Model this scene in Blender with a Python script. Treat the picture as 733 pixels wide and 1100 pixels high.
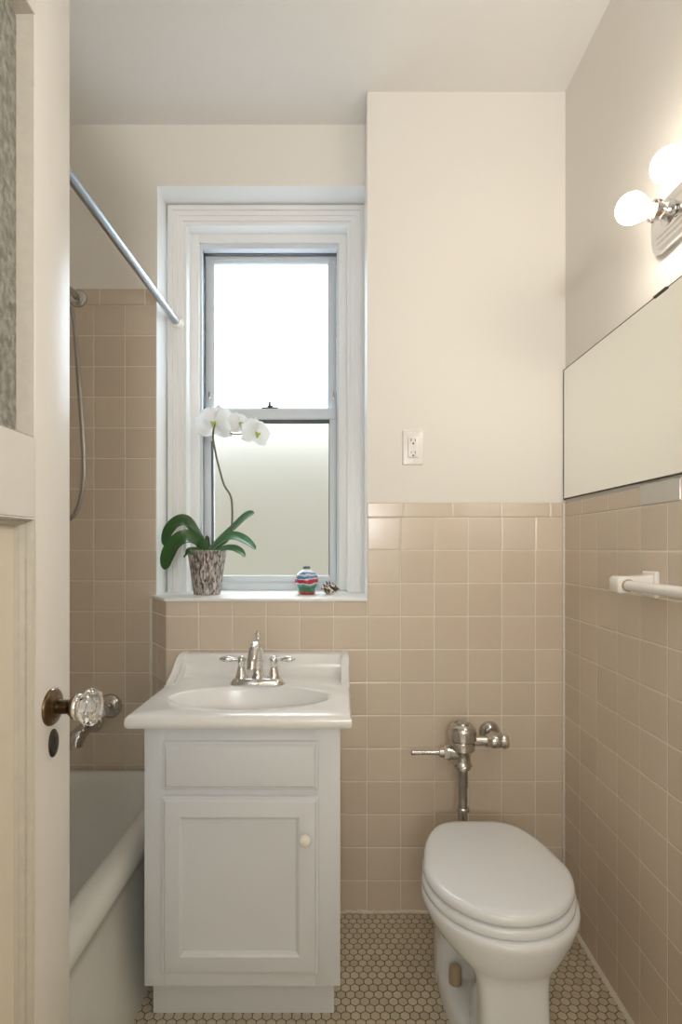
import bpy, bmesh, math, random
from mathutils import Vector, Matrix
random.seed(7)
PI = math.pi
for o in list(bpy.data.objects):
    bpy.data.objects.remove(o)
S = bpy.context.scene
C = S.collection

# ------------------------------------------------------------------ camera, world, big lights, exposure
CAM_Z = 1.178
cd = bpy.data.cameras.new('camera')
cd.sensor_fit = 'VERTICAL'; cd.sensor_height = 36.0
cd.lens = 36.0 * 577.0 / 1100.0
cd.shift_y = 39.0 / 1100.0
cd.clip_start = 0.02
cam = bpy.data.objects.new('camera', cd); C.objects.link(cam)
cam.location = (0, 0, CAM_Z); cam.rotation_euler = (PI/2, 0, 0)
S.camera = cam

W = bpy.data.worlds.new('sky'); S.world = W; W.use_nodes = True
wb = W.node_tree.nodes['Background']
wb.inputs[0].default_value = (0.72, 0.86, 1.0, 1); wb.inputs[1].default_value = 17.0

def area(name, loc, rot, sx, sy, power, col):
    l = bpy.data.lights.new(name, 'AREA'); l.shape = 'RECTANGLE'; l.size = sx; l.size_y = sy
    l.energy = power; l.color = col
    o = bpy.data.objects.new(name, l); C.objects.link(o); o.location = loc; o.rotation_euler = rot
    return o
# unseen fill light added in the hall behind the camera, no fixture
area('hall_fill_light', (0.1, -1.35, 1.45), (PI/2+1.0, 0, 0), 0.4, 0.4, 29, (0.985, 0.98, 0.97))
BULB = 30.0

S.view_settings.view_transform = 'Standard'
S.view_settings.look = 'None'
S.view_settings.exposure = 0.42
S.view_settings.gamma = 1.0
S.view_settings.use_curve_mapping = False
S.cycles.use_denoising = True
S.cycles.max_bounces = 14
S.cycles.diffuse_bounces = 7
S.cycles.glossy_bounces = 6
S.cycles.transmission_bounces = 10
S.cycles.sample_clamp_indirect = 6.0

# ------------------------------------------------------------------ materials
def nt(name):
    m = bpy.data.materials.new(name); m.use_nodes = True
    return m, m.node_tree.nodes, m.node_tree.links, m.node_tree.nodes['Principled BSDF']

def mat(name, col, rough=0.5, metal=0.0, bump=0.0, bscale=60.0, coat=0.0, var=0.0, spec=0.5):
    m, N, L, B = nt(name)
    B.inputs['Base Color'].default_value = (*col, 1)
    B.inputs['Roughness'].default_value = rough
    B.inputs['Metallic'].default_value = metal
    B.inputs['Coat Weight'].default_value = coat
    B.inputs['Specular IOR Level'].default_value = spec
    if bump or var:
        tc = N.new('ShaderNodeTexCoord'); nz = N.new('ShaderNodeTexNoise')
        nz.inputs['Scale'].default_value = bscale; nz.inputs['Detail'].default_value = 4
        L.new(tc.outputs['Object'], nz.inputs['Vector'])
        if bump:
            b = N.new('ShaderNodeBump'); b.inputs['Strength'].default_value = bump
            b.inputs['Distance'].default_value = 0.004
            L.new(nz.outputs['Fac'], b.inputs['Height']); L.new(b.outputs['Normal'], B.inputs['Normal'])
        if var:
            mx = N.new('ShaderNodeMix'); mx.data_type = 'RGBA'
            mx.inputs[6].default_value = (*[c*(1-var) for c in col], 1)
            mx.inputs[7].default_value = (*[min(1, c*(1+var)) for c in col], 1)
            L.new(nz.outputs['Fac'], mx.inputs[0]); L.new(mx.outputs[2], B.inputs['Base Color'])
    return m

def tile_mat(name, c1, c2, grout, w, h, mortar=0.0016, rough=0.22):
    m, N, L, B = nt(name)
    uv = N.new('ShaderNodeUVMap')
    br = N.new('ShaderNodeTexBrick'); br.offset = 0.0; br.squash = 1.0
    br.inputs['Scale'].default_value = 1.0
    br.inputs['Brick Width'].default_value = w; br.inputs['Row Height'].default_value = h
    br.inputs['Mortar Size'].default_value = mortar; br.inputs['Mortar Smooth'].default_value = 0.3
    br.inputs['Color1'].default_value = (*c1, 1); br.inputs['Color2'].default_value = (*c2, 1)
    br.inputs['Mortar'].default_value = (*grout, 1)
    L.new(uv.outputs[0], br.inputs['Vector'])
    L.new(br.outputs['Color'], B.inputs['Base Color'])
    # wide soft edge for the pillowed glaze
    b2 = N.new('ShaderNodeTexBrick'); b2.offset = 0.0
    b2.inputs['Scale'].default_value = 1.0
    b2.inputs['Brick Width'].default_value = w; b2.inputs['Row Height'].default_value = h
    b2.inputs['Mortar Size'].default_value = mortar*3.0; b2.inputs['Mortar Smooth'].default_value = 1.0
    L.new(uv.outputs[0], b2.inputs['Vector'])
    inv = N.new('ShaderNodeMath'); inv.operation = 'SUBTRACT'; inv.inputs[0].default_value = 1.0
    L.new(b2.outputs['Fac'], inv.inputs[1])
    nz = N.new('ShaderNodeTexNoise'); nz.inputs['Scale'].default_value = 9; L.new(uv.outputs[0], nz.inputs['Vector'])
    ad = N.new('ShaderNodeMath'); ad.operation = 'MULTIPLY_ADD'
    ad.inputs[1].default_value = 0.5; L.new(nz.outputs['Fac'], ad.inputs[0]); L.new(inv.outputs[0], ad.inputs[2])
    bp = N.new('ShaderNodeBump'); bp.inputs['Strength'].default_value = 0.45; bp.inputs['Distance'].default_value = 0.0022
    L.new(ad.outputs[0], bp.inputs['Height']); L.new(bp.outputs[0], B.inputs['Normal'])
    mr = N.new('ShaderNodeMapRange'); mr.inputs['To Min'].default_value = rough; mr.inputs['To Max'].default_value = 0.8
    L.new(br.outputs['Fac'], mr.inputs['Value']); L.new(mr.outputs[0], B.inputs['Roughness'])
    return m

def hex_mat():
    m, N, L, B = nt('hex_floor_tile')
    P = 0.0248
    tc = N.new('ShaderNodeTexCoord')
    def vm(op, a, b=None):
        n = N.new('ShaderNodeVectorMath'); n.operation = op
        for i, v in enumerate((a, b)):
            if v is None: continue
            if isinstance(v, tuple): n.inputs[i].default_value = v
            else: L.new(v, n.inputs[i])
        return n
    def ma(op, a, b=None, c=None):
        n = N.new('ShaderNodeMath'); n.operation = op
        for i, v in enumerate((a, b, c)):
            if v is None: continue
            if isinstance(v, (int, float)): n.inputs[i].default_value = v
            else: L.new(v, n.inputs[i])
        return n.outputs[0]
    sc = vm('SCALE', tc.outputs['Object']); sc.inputs['Scale'].default_value = 1.0/P
    sep0 = N.new('ShaderNodeSeparateXYZ'); L.new(sc.outputs[0], sep0.inputs[0])
    R3 = math.sqrt(3)
    def cell(ox, oy):
        x = ma('ADD', sep0.outputs[0], 400.0+ox); y = ma('ADD', sep0.outputs[1], 400.0*R3/1.0+oy)
        fx = ma('SUBTRACT', ma('MODULO', x, 1.0), 0.5); fy = ma('SUBTRACT', ma('MODULO', y, R3), R3/2)
        d = ma('ADD', ma('MULTIPLY', fx, fx), ma('MULTIPLY', fy, fy))
        return fx, fy, d
    ax, ay, da = cell(0, 0); bx_, by_, db = cell(0.5, R3/2)
    sel = ma('LESS_THAN', da, db)
    def pick(a, b):
        n = N.new('ShaderNodeMix'); n.data_type = 'FLOAT'
        L.new(sel, n.inputs[0]); L.new(b, n.inputs[2]); L.new(a, n.inputs[3]); return n.outputs[0]
    gx, gy = pick(ax, bx_), pick(ay, by_)
    X = ma('ABSOLUTE', gx); Y = ma('ABSOLUTE', gy)
    d = ma('MAXIMUM', X, ma('ADD', ma('MULTIPLY', X, 0.5), ma('MULTIPLY', Y, R3/2)))
    mr = N.new('ShaderNodeMapRange'); mr.inputs['From Min'].default_value = 0.435; mr.inputs['From Max'].default_value = 0.475
    L.new(d, mr.inputs['Value'])
    # tile id noise
    cx = ma('SUBTRACT', sep0.outputs[0], gx); cy = ma('SUBTRACT', sep0.outputs[1], gy)
    cmb = N.new('ShaderNodeCombineXYZ'); L.new(cx, cmb.inputs[0]); L.new(cy, cmb.inputs[1])
    wn = N.new('ShaderNodeTexNoise'); wn.inputs['Scale'].default_value = 2.37; L.new(cmb.outputs[0], wn.inputs['Vector'])
    ramp = N.new('ShaderNodeValToRGB'); e = ramp.color_ramp.elements
    e[0].position = 0.3; e[0].color = (0.50, 0.43, 0.315, 1); e[1].position = 0.7; e[1].color = (0.64, 0.575, 0.45, 1)
    L.new(wn.outputs['Fac'], ramp.inputs[0])
    mx = N.new('ShaderNodeMix'); mx.data_type = 'RGBA'
    L.new(mr.outputs[0], mx.inputs[0]); L.new(ramp.outputs[0], mx.inputs[6]); mx.inputs[7].default_value = (0.085, 0.062, 0.035, 1)
    L.new(mx.outputs[2], B.inputs['Base Color'])
    B.inputs['Roughness'].default_value = 0.42
    bp = N.new('ShaderNodeBump'); bp.inputs['Strength'].default_value = 0.5; bp.inputs['Distance'].default_value = 0.0015
    bp.invert = True
    L.new(mr.outputs[0], bp.inputs['Height']); L.new(bp.outputs[0], B.inputs['Normal'])
    return m

def glass_mat(name, col, rough, ior=1.45, bump=0.0, bscale=40.0, trans=1.0):
    m, N, L, B = nt(name)
    B.inputs['Base Color'].default_value = (*col, 1); B.inputs['Roughness'].default_value = rough
    B.inputs['IOR'].default_value = ior; B.inputs['Transmission Weight'].default_value = trans
    if bump:
        tc = N.new('ShaderNodeTexCoord'); v = N.new('ShaderNodeTexVoronoi'); v.inputs['Scale'].default_value = bscale
        nz = N.new('ShaderNodeTexNoise'); nz.inputs['Scale'].default_value = bscale*0.8; nz.inputs['Detail'].default_value = 3
        L.new(tc.outputs['Object'], nz.inputs['Vector'])
        b = N.new('ShaderNodeBump'); b.inputs['Strength'].default_value = bump; b.inputs['Distance'].default_value = 0.006
        L.new(nz.outputs['Fac'], b.inputs['Height']); L.new(b.outputs[0], B.inputs['Normal'])
    return m

M = {}
M['paint'] = mat('cream_wall_paint', (0.80, 0.77, 0.715), 0.55, bump=0.08, bscale=25)
M['ceil'] = mat('ceiling_paint', (0.80, 0.785, 0.76), 0.6, bump=0.08, bscale=20)
M['white'] = mat('white_gloss_paint', (0.84, 0.84, 0.83), 0.35, bump=0.03, bscale=45)
TC1, TC2, TG = (0.635, 0.54, 0.435), (0.68, 0.585, 0.475), (0.80, 0.74, 0.66)
M['tile'] = tile_mat('beige_wall_tile', TC1, TC2, TG, 0.1089, 0.1068)
M['cap'] = tile_mat('beige_cap_tile', TC1, TC2, TG, 0.158, 0.2)
M['tile_grey'] = mat('grey_replacement_tile', (0.60, 0.575, 0.52), 0.12)
M['caulk'] = mat('old_white_caulk', (0.74, 0.69, 0.60), 0.7, bump=0.6, bscale=90, var=0.12)
M['hex'] = hex_mat()
M['door'] = mat('door_enamel', (0.80, 0.775, 0.73), 0.36, bump=0.3, bscale=22)
M['doorpanel'] = mat('door_panel_enamel', (0.79, 0.735, 0.625), 0.4, bump=0.15, bscale=22)
M['doorshade'] = mat('shade_toned_moulding_enamel', (0.50, 0.46, 0.39), 0.45, bump=0.4, bscale=60, var=0.12)  # door enamel darkened, the shade in the recesses is put into the colour
M['porc'] = mat('white_porcelain', (0.765, 0.785, 0.805), 0.08, coat=0.4)
M['seatplastic'] = mat('white_seat_enamel', (0.775, 0.80, 0.825), 0.16, coat=0.3)
M['tub'] = mat('tub_enamel', (0.78, 0.79, 0.76), 0.2, var=0.03, bscale=8)
M['marble'] = mat('cultured_marble', (0.84, 0.84, 0.83), 0.2, coat=0.2)
M['cabinet'] = mat('white_cabinet_laminate', (0.71, 0.735, 0.765), 0.38)
M['knobwhite'] = mat('cream_ceramic', (0.85, 0.83, 0.75), 0.2)
M['chrome'] = mat('polished_chrome', (0.82, 0.82, 0.82), 0.07, metal=1)
M['chrome_dull'] = mat('worn_chrome', (0.58, 0.57, 0.545), 0.13, metal=1)
M['steel'] = mat('brushed_rod_steel', (0.40, 0.43, 0.46), 0.30, metal=1)
M['hose'] = mat('ribbed_metal_hose', (0.40, 0.375, 0.35), 0.35, metal=1)
M['alum'] = mat('grey_aluminium', (0.66, 0.70, 0.74), 0.5, metal=0.0)
M['alum_dark'] = mat('weatherstrip_and_shadow', (0.09, 0.095, 0.10), 0.6)
M['bronze'] = mat('dark_bronze', (0.045, 0.04, 0.035), 0.45, metal=0.6)
M['brass'] = mat('aged_brass', (0.16, 0.11, 0.065), 0.28, metal=1, var=0.35, bscale=120)
M['brassdark'] = mat('blackened_brass', (0.07, 0.06, 0.05), 0.4, metal=0.8)
M['crystal'] = glass_mat('crystal', (0.97, 0.97, 0.98), 0.0, 1.5)
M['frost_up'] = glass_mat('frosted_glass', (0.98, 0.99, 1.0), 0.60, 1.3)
M['frost'] = glass_mat('frosted_glass_dim_tint', (0.47, 0.435, 0.375), 0.44, 1.3)  # same frosted glass, the dimmer daylight of the lower pane is put into the tint
def oldglass():
    m = glass_mat('textured_door_glass', (0.6, 0.6, 0.5), 0.30, 1.4, bump=1.0, bscale=120, trans=0.45)
    N, L = m.node_tree.nodes, m.node_tree.links
    tc = N.new('ShaderNodeTexCoord'); mp = N.new('ShaderNodeMapping'); mp.inputs['Scale'].default_value = (1, 1, .55)
    nz = N.new('ShaderNodeTexNoise'); nz.inputs['Scale'].default_value = 110; nz.inputs['Detail'].default_value = 3
    L.new(tc.outputs['Object'], mp.inputs[0]); L.new(mp.outputs[0], nz.inputs['Vector'])
    r = N.new('ShaderNodeValToRGB'); e = r.color_ramp.elements
    e[0].position = .38; e[0].color = (.36, .36, .31, 1); e[1].position = .62; e[1].color = (.66, .66, .59, 1)
    L.new(nz.outputs['Fac'], r.inputs[0]); L.new(r.outputs[0], N['Principled BSDF'].inputs['Base Color'])
    return m
M['oldglass'] = oldglass()
M['mirror'] = mat('mirror_silver', (0.88, 0.89, 0.85), 0.0, metal=1)
M['black'] = mat('black_slot', (0.02, 0.02, 0.02), 0.5)
M['plate'] = mat('white_outlet_plastic', (0.84, 0.81, 0.77), 0.3)
M['towelwhite'] = mat('white_ceramic_holder', (0.84, 0.82, 0.78), 0.2)
M['leaf'] = mat('orchid_leaf', (0.028, 0.095, 0.022), 0.3, var=0.25, bscale=14)
M['leaf_light'] = mat('orchid_leaf_light', (0.075, 0.20, 0.095), 0.3, var=0.2, bscale=14)
M['stem'] = mat('orchid_stem', (0.13, 0.13, 0.07), 0.45, var=0.3, bscale=40)
M['stake'] = mat('grey_stake', (0.10, 0.13, 0.17), 0.35)
M['soil'] = mat('bark_soil', (0.10, 0.07, 0.045), 0.9, bump=1.0, bscale=120)
M['cork'] = mat('grey_green_stopper', (0.10, 0.13, 0.12), 0.7)
M['socket'] = mat('brown_socket', (0.09, 0.04, 0.02), 0.6)
M['boltcap'] = mat('aged_bolt_cap', (0.40, 0.31, 0.20), 0.5)
M['hallpaint'] = mat('hall_paint', (0.80, 0.77, 0.71), 0.6)
M['brick_out'] = mat('shade_toned_outside_render', (0.06, 0.051, 0.038), 0.9)  # dark tone stands in for shade outside and dims the lower pane

def petal_mat():
    m, N, L, B = nt('white_petal')
    B.inputs['Base Color'].default_value = (0.95, 0.95, 0.94, 1); B.inputs['Roughness'].default_value = 0.5
    t = N.new('ShaderNodeBsdfTranslucent'); t.inputs[0].default_value = (0.97, 0.97, 0.96, 1)
    mx = N.new('ShaderNodeMixShader'); mx.inputs[0].default_value = 0.65
    L.new(B.outputs[0], mx.inputs[1]); L.new(t.outputs[0], mx.inputs[2])
    L.new(mx.outputs[0], N['Material Output'].inputs[0])
    return m
M['petal'] = petal_mat()
M['lip'] = mat('yellow_green_lip', (0.50, 0.55, 0.14), 0.5)

def bark_mat():
    m, N, L, B = nt('birch_bark_glaze')
    tc = N.new('ShaderNodeTexCoord'); mp = N.new('ShaderNodeMapping')
    mp.inputs['Scale'].default_value = (1.0, 1.0, 0.28)
    L.new(tc.outputs['Object'], mp.inputs[0])
    nz = N.new('ShaderNodeTexNoise'); nz.inputs['Scale'].default_value = 125; nz.inputs['Detail'].default_value = 5; nz.inputs['Roughness'].default_value = 0.62
    nz.inputs['Distortion'].default_value = 0.7
    L.new(mp.outputs[0], nz.inputs['Vector'])
    r = N.new('ShaderNodeValToRGB'); e = r.color_ramp.elements
    e[0].position = 0.40; e[0].color = (0.055, 0.042, 0.036, 1); e[1].position = 0.62; e[1].color = (0.62, 0.57, 0.53, 1)
    q = e.new(0.5); q.color = (0.30, 0.255, 0.23, 1)
    L.new(nz.outputs['Fac'], r.inputs[0]); L.new(r.outputs[0], B.inputs['Base Color'])
    b = N.new('ShaderNodeBump'); b.inputs['Strength'].default_value = 0.7; b.inputs['Distance'].default_value = 0.004
    L.new(nz.outputs['Fac'], b.inputs['Height']); L.new(b.outputs[0], B.inputs['Normal'])
    B.inputs['Roughness'].default_value = 0.5
    return m
M['bark'] = bark_mat()

def sand_mat():
    m, N, L, B = nt('layered_coloured_sand')
    tc = N.new('ShaderNodeTexCoord'); sp = N.new('ShaderNodeSeparateXYZ'); L.new(tc.outputs['Object'], sp.inputs[0])
    nz = N.new('ShaderNodeTexNoise'); nz.inputs['Scale'].default_value = 32; L.new(tc.outputs['Object'], nz.inputs['Vector'])
    a = N.new('ShaderNodeMath'); a.operation = 'MULTIPLY_ADD'; a.inputs[1].default_value = 0.018
    L.new(nz.outputs['Fac'], a.inputs[0]); L.new(sp.outputs[2], a.inputs[2])
    mr = N.new('ShaderNodeMapRange'); mr.inputs['From Min'].default_value = 0.009; mr.inputs['From Max'].default_value = 0.095
    L.new(a.outputs[0], mr.inputs['Value'])
    r = N.new('ShaderNodeValToRGB'); r.color_ramp.interpolation = 'CONSTANT'; e = r.color_ramp.elements
    cols = [(0.0, (0.35, 0.03, 0.035)), (0.10, (0.16, 0.12, 0.05)), (0.17, (0.02, 0.17, 0.10)), (0.33, (0.03, 0.24, 0.18)), (0.41, (0.55, 0.52, 0.5)),
            (0.46, (0.40, 0.02, 0.05)), (0.62, (0.62, 0.60, 0.62)), (0.67, (0.06, 0.16, 0.40)), (0.78, (0.66, 0.68, 0.72)), (0.84, (0.10, 0.25, 0.50)), (0.90, (0.7, 0.72, 0.75))]
    e[0].position = cols[0][0]; e[0].color = (*cols[0][1], 1); e[1].position = cols[1][0]; e[1].color = (*cols[1][1], 1)
    for p, c in cols[2:]:
        q = e.new(p); q.color = (*c, 1)
    L.new(mr.outputs[0], r.inputs[0]); L.new(r.outputs[0], B.inputs['Base Color'])
    B.inputs['Roughness'].default_value = 0.1; B.inputs['Coat Weight'].default_value = 0.8
    return m
M['sand'] = sand_mat()

def shell_mat():
    m, N, L, B = nt('banded_shell')
    tc = N.new('ShaderNodeTexCoord'); nz = N.new('ShaderNodeTexNoise'); nz.inputs['Scale'].default_value = 75
    L.new(tc.outputs['Object'], nz.inputs['Vector'])
    r = N.new('ShaderNodeValToRGB'); e = r.color_ramp.elements
    e[0].position = 0.46; e[0].color = (0.05, 0.03, 0.02, 1); e[1].position = 0.54; e[1].color = (0.78, 0.69, 0.57, 1)
    L.new(nz.outputs['Fac'], r.inputs[0]); L.new(r.outputs[0], B.inputs['Base Color']); B.inputs['Roughness'].default_value = 0.45
    return m
M['shell'] = shell_mat()
M['shelldark'] = mat('dark_shell_spine', (0.06, 0.035, 0.025), 0.5)

def bulb_mat():
    m, N, L, B = nt('lit_bulb_glass')
    B.inputs['Base Color'].default_value = (0.9, 0.88, 0.82, 1); B.inputs['Roughness'].default_value = 0.2
    B.inputs['Emission Color'].default_value = (1.0, 0.89, 0.765, 1); B.inputs['Emission Strength'].default_value = BULB
    return m
M['bulb'] = bulb_mat()
M['bulbneck'] = mat('bulb_collar', (0.85, 0.82, 0.76), 0.3)

# ------------------------------------------------------------------ mesh helpers
OFF = {}
class MB:
    def __init__(s):
        s.bm = bmesh.new(); s.uv = s.bm.loops.layers.uv.new('UVMap')
    def _mark(s):
        s.old = set(s.bm.faces)
    def _done(s, mi):
        for f in s.bm.faces:
            if f not in s.old: f.material_index = mi
    def box(s, x0, x1, y0, y1, z0, z1, bev=0.0, seg=2, mi=0):
        s._mark()
        v = [s.bm.verts.new((x, y, z)) for x in (x0, x1) for y in (y0, y1) for z in (z0, z1)]
        F = [(0,1,3,2), (4,6,7,5), (0,4,5,1), (2,3,7,6), (0,2,6,4), (1,5,7,3)]
        fs = [s.bm.faces.new([v[i] for i in f]) for f in F]
        if bev:
            es = list({e for f in fs for e in f.edges})
            bmesh.ops.bevel(s.bm, geom=es, offset=bev, segments=seg, affect='EDGES', profile=0.5)
        s._done(mi); return s
    def prism(s, pts, axis, a0, a1, mi=0, bev=0.0, seg=2):
        """extrude a 2-D polygon: axis 'x' pts=(y,z), 'y' pts=(x,z), 'z' pts=(x,y)"""
        s._mark()
        def P(p, a):
            return {'x': (a, p[0], p[1]), 'y': (p[0], a, p[1]), 'z': (p[0], p[1], a)}[axis]
        A = [s.bm.verts.new(P(p, a0)) for p in pts]; Bv = [s.bm.verts.new(P(p, a1)) for p in pts]
        n = len(pts)
        fs = [s.bm.faces.new(A[::-1]), s.bm.faces.new(Bv)]
        for i in range(n):
            fs.append(s.bm.faces.new((A[i], A[(i+1) % n], Bv[(i+1) % n], Bv[i])))
        if bev:
            es = list({e for f in fs[:2] for e in f.edges})
            bmesh.ops.bevel(s.bm, geom=es, offset=bev, segments=seg, affect='EDGES', profile=0.5)
        s._done(mi); return s
    def loft(s, rings, cap0=True, cap1=True, mi=0, closed=True):
        s._mark()
        R = [[s.bm.verts.new(p) for p in r] for r in rings]
        n = len(R[0])
        for a, b in zip(R[:-1], R[1:]):
            for i in range(n if closed else n-1):
                j = (i+1) % n
                s.bm.faces.new((a[i], a[j], b[j], b[i]))
        if cap0: s.bm.faces.new(R[0][::-1])
        if cap1: s.bm.faces.new(R[-1])
        s._done(mi); return s
    def lathe(s, prof, org, axis=(0, 0, 1), seg=32, mi=0, cap0=True, cap1=True, sx=1.0, sy=1.0):
        ax = Vector(axis).normalized()
        q = Vector((0, 0, 1)).rotation_difference(ax)
        rings = []
        for r, h in prof:
            r = max(r, 1e-5)
            rings.append([Vector(org) + q @ Vector((r*sx*math.cos(2*PI*i/seg), r*sy*math.sin(2*PI*i/seg), h)) for i in range(seg)])
        return s.loft(rings, cap0, cap1, mi)
    def tube(s, pts, rad, seg=14, mi=0, cap=True):
        pts = [Vector(p) for p in pts]; n = len(pts)
        rads = rad if isinstance(rad, (list, tuple)) else [rad]*n
        T = []
        for i in range(n):
            a = pts[max(0, i-1)]; b = pts[min(n-1, i+1)]
            T.append((b-a).normalized())
        up = Vector((0, 0, 1)) if abs(T[0].z) < 0.9 else Vector((1, 0, 0))
        u = T[0].cross(up).normalized()
        rings = []
        for i in range(n):
            if i: u = (T[i-1].rotation_difference(T[i]) @ u)
            u = (u - T[i]*u.dot(T[i])).normalized()
            w = T[i].cross(u)
            rings.append([pts[i] + (u*math.cos(2*PI*k/seg) + w*math.sin(2*PI*k/seg))*rads[i] for k in range(seg)])
        return s.loft(rings, cap, cap, mi)
    def uvs(s, fn):
        for f in s.bm.faces:
            f.normal_update()
            for l in f.loops: l[s.uv].uv = fn(l.vert.co, f.normal)
        return s
    def build(s, name, mats, parent=None, angle=35, loc=None, smooth=True):
        bm = s.bm
        bmesh.ops.recalc_face_normals(bm, faces=bm.faces[:])
        off = Vector(OFF[parent.name]) if parent else Vector(loc or (0, 0, 0))
        for v in bm.verts: v.co -= off
        for f in bm.faces: f.smooth = smooth
        me = bpy.data.meshes.new(name); bm.to_mesh(me); bm.free()
        if smooth: me.set_sharp_from_angle(angle=math.radians(angle))
        for m_ in (mats if isinstance(mats, (list, tuple)) else [mats]): me.materials.append(M[m_])
        o = bpy.data.objects.new(name, me); C.objects.link(o)
        if parent: o.parent = parent
        else: o.location = off
        OFF[o.name] = off
        return o

def tag(o, label=None, cat=None, group=None, kind=None):
    if label: o['label'] = label
    if cat: o['category'] = cat
    if group: o['group'] = group
    if kind: o['kind'] = kind
    return o
def thing(name, loc, label, cat, group=None, kind=None):
    o = bpy.data.objects.new(name, None); C.objects.link(o); o.location = loc
    o.empty_display_size = 0.05
    OFF[o.name] = Vector(loc)
    return tag(o, label, cat, group, kind)
def smooth_path(pts, n=8):
    """Catmull-Rom through the points"""
    P = [Vector(p) for p in pts]; P = [P[0]*2-P[1]] + P + [P[-1]*2-P[-2]]
    out = []
    for i in range(1, len(P)-2):
        p0, p1, p2, p3 = P[i-1:i+3]
        for k in range(n):
            t = k/n
            out.append(0.5*((2*p1)+(p2-p0)*t+(2*p0-5*p1+4*p2-p3)*t*t+(3*p1-p0-3*p2+p3)*t**3))
    out.append(P[-2]); return out

# ------------------------------------------------------------------ dimensions (metres)
XR = 0.723                 # right wall (tile face)
YN, YF = 1.738, 1.873      # tile face of the chase wall / of the recessed far wall
XC = 0.085                 # left face of the chase
ZC = 2.66                  # ceiling
XL = -1.28                 # left wall
YB = 2.16                  # outside face of the back wall
CAPZ0, CAPZ1 = 1.2788, 1.326

# ------------------------------------------------------------------ the room
def st(o, label, cat): return tag(o, label, cat, kind='structure')

b = MB().box(XL-.1, XR+.1, -0.14, YB, -0.06, 0.0)
st(b.build('floor', 'hex', smooth=False), 'floor of small tan hexagon mosaic tiles with dark grout', 'floor')
b = MB().box(XL-.1, XR+.1, -0.14, YB, ZC, ZC+.06)
st(b.build('ceiling', 'ceil', smooth=False), 'plain off-white painted ceiling', 'ceiling')

# right wall: tile wainscot, bullnose cap, painted above
b = MB()
b.box(XR, XR+.1, -0.02, YN+.01, 0, CAPZ0, mi=1)
b.box(XR, XR+.1, -0.02, YN+.01, CAPZ0, CAPZ1, mi=2, bev=0.003)
b.box(XR+.006, XR+.1, -0.02, YN+.01, CAPZ1, ZC, mi=0)
b.box(XR-.0015, XR+.05, 1.143, 1.2955, CAPZ0+.002, CAPZ1+.004, mi=3, bev=0.0015)
b.uvs(lambda c, n: (20*0.1089+1.624-c.y, c.z+.003+.1068) if c.z < CAPZ0+.0002 else (20*0.158 + 1.2955 - c.y, c.z-CAPZ0+.02))
st(b.build('wall_right', ['paint', 'tile', 'cap', 'tile_grey'], smooth=False), 'right wall, beige square tile below and cream paint above', 'wall')

# chase wall behind the toilet
b = MB()
b.box(XC, XR+.04, YN, YB, 0, CAPZ0, mi=1)
b.box(XC, XR+.04, YN, YB, CAPZ0, CAPZ1, mi=2, bev=0.003)
b.box(XC, XR+.04, YN+.006, YB, CAPZ1, ZC, mi=0)
for f in b.bm.faces:      # the left cheek above the sill is white window reveal
    f.normal_update()
    if f.normal.x < -0.9 or f.normal.x > 0.9:
        if f.calc_center_median().x < XC+.01: f.material_index = 3
b.uvs(lambda c, n: (c.x-.0849+20*.1089, c.z+.003+.1068) if c.z < CAPZ0+.0002 else (c.x-.0849+20*.158+.04, c.z-CAPZ0+.02))
st(b.build('wall_back', ['paint', 'tile', 'cap', 'white'], smooth=False), 'cream and beige tiled back wall behind the toilet', 'wall')

# half wall under the window with its angled left cheek
b = MB()
b.prism([(XC, YN), (-.566, YN), (-.66, YF), (-.66, YB), (XC, YB)], 'z', 0, 1.007)
def uvh(c, n):
    if abs(n.x) > .3 and abs(n.y) > .3: return (20*.1089-.0849 + c.x - .566*0 + (c.y-YN)*-.7, c.z+.003+.1068)
    return (c.x-.0849+20*.1089, c.z+.003+.1068)
b.uvs(uvh)
st(b.build('wall_under_window', 'tile', smooth=False), 'beige tiled half wall with angled corner under the window', 'wall')

# recessed far wall around the window
XWL, ZWT = -.643, 2.445
b = MB()
b.box(XL, -.66, YF, YB, 0, 2.0264, mi=1)
b.box(-.66, XWL, YF, YB, 1.007, 2.0264, mi=1)
b.box(XL, XWL, YF, YB, 2.0264, 2.084, mi=2, bev=0.003)
b.box(XL, XWL, YF+.006, YB, 2.084, ZC, mi=0)
b.box(XWL, XC, YF+.006, YB, ZWT, ZC, mi=0)
for f in b.bm.faces:
    f.normal_update(); c = f.calc_center_median()
    if (abs(f.normal.x) > .9 and abs(c.x-XWL) < .004) or (abs(f.normal.z) > .9 and abs(c.z-ZWT) < .004): f.material_index = 3
b.uvs(lambda c, n: (c.x+.861+20*.1089, c.z+.003+.1068) if c.z < 2.0266 else (c.x+.861+20*.158-.02, c.z-2.0264+.02))
st(b.build('wall_far', ['paint', 'tile', 'cap', 'white'], smooth=False), 'recessed wall around the window and over the bathtub end', 'wall')

b = MB().box(XL-.1, XL, -0.02, YB, 0, 2.03, mi=1).box(XL-.1, XL-.006, -0.02, YB, 2.03, ZC, mi=0)
b.uvs(lambda c, n: (c.y+20*.1089, c.z+.003+.1068))
st(b.build('wall_left', ['paint', 'tile'], smooth=False), 'left wall along the bathtub', 'wall')

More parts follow.
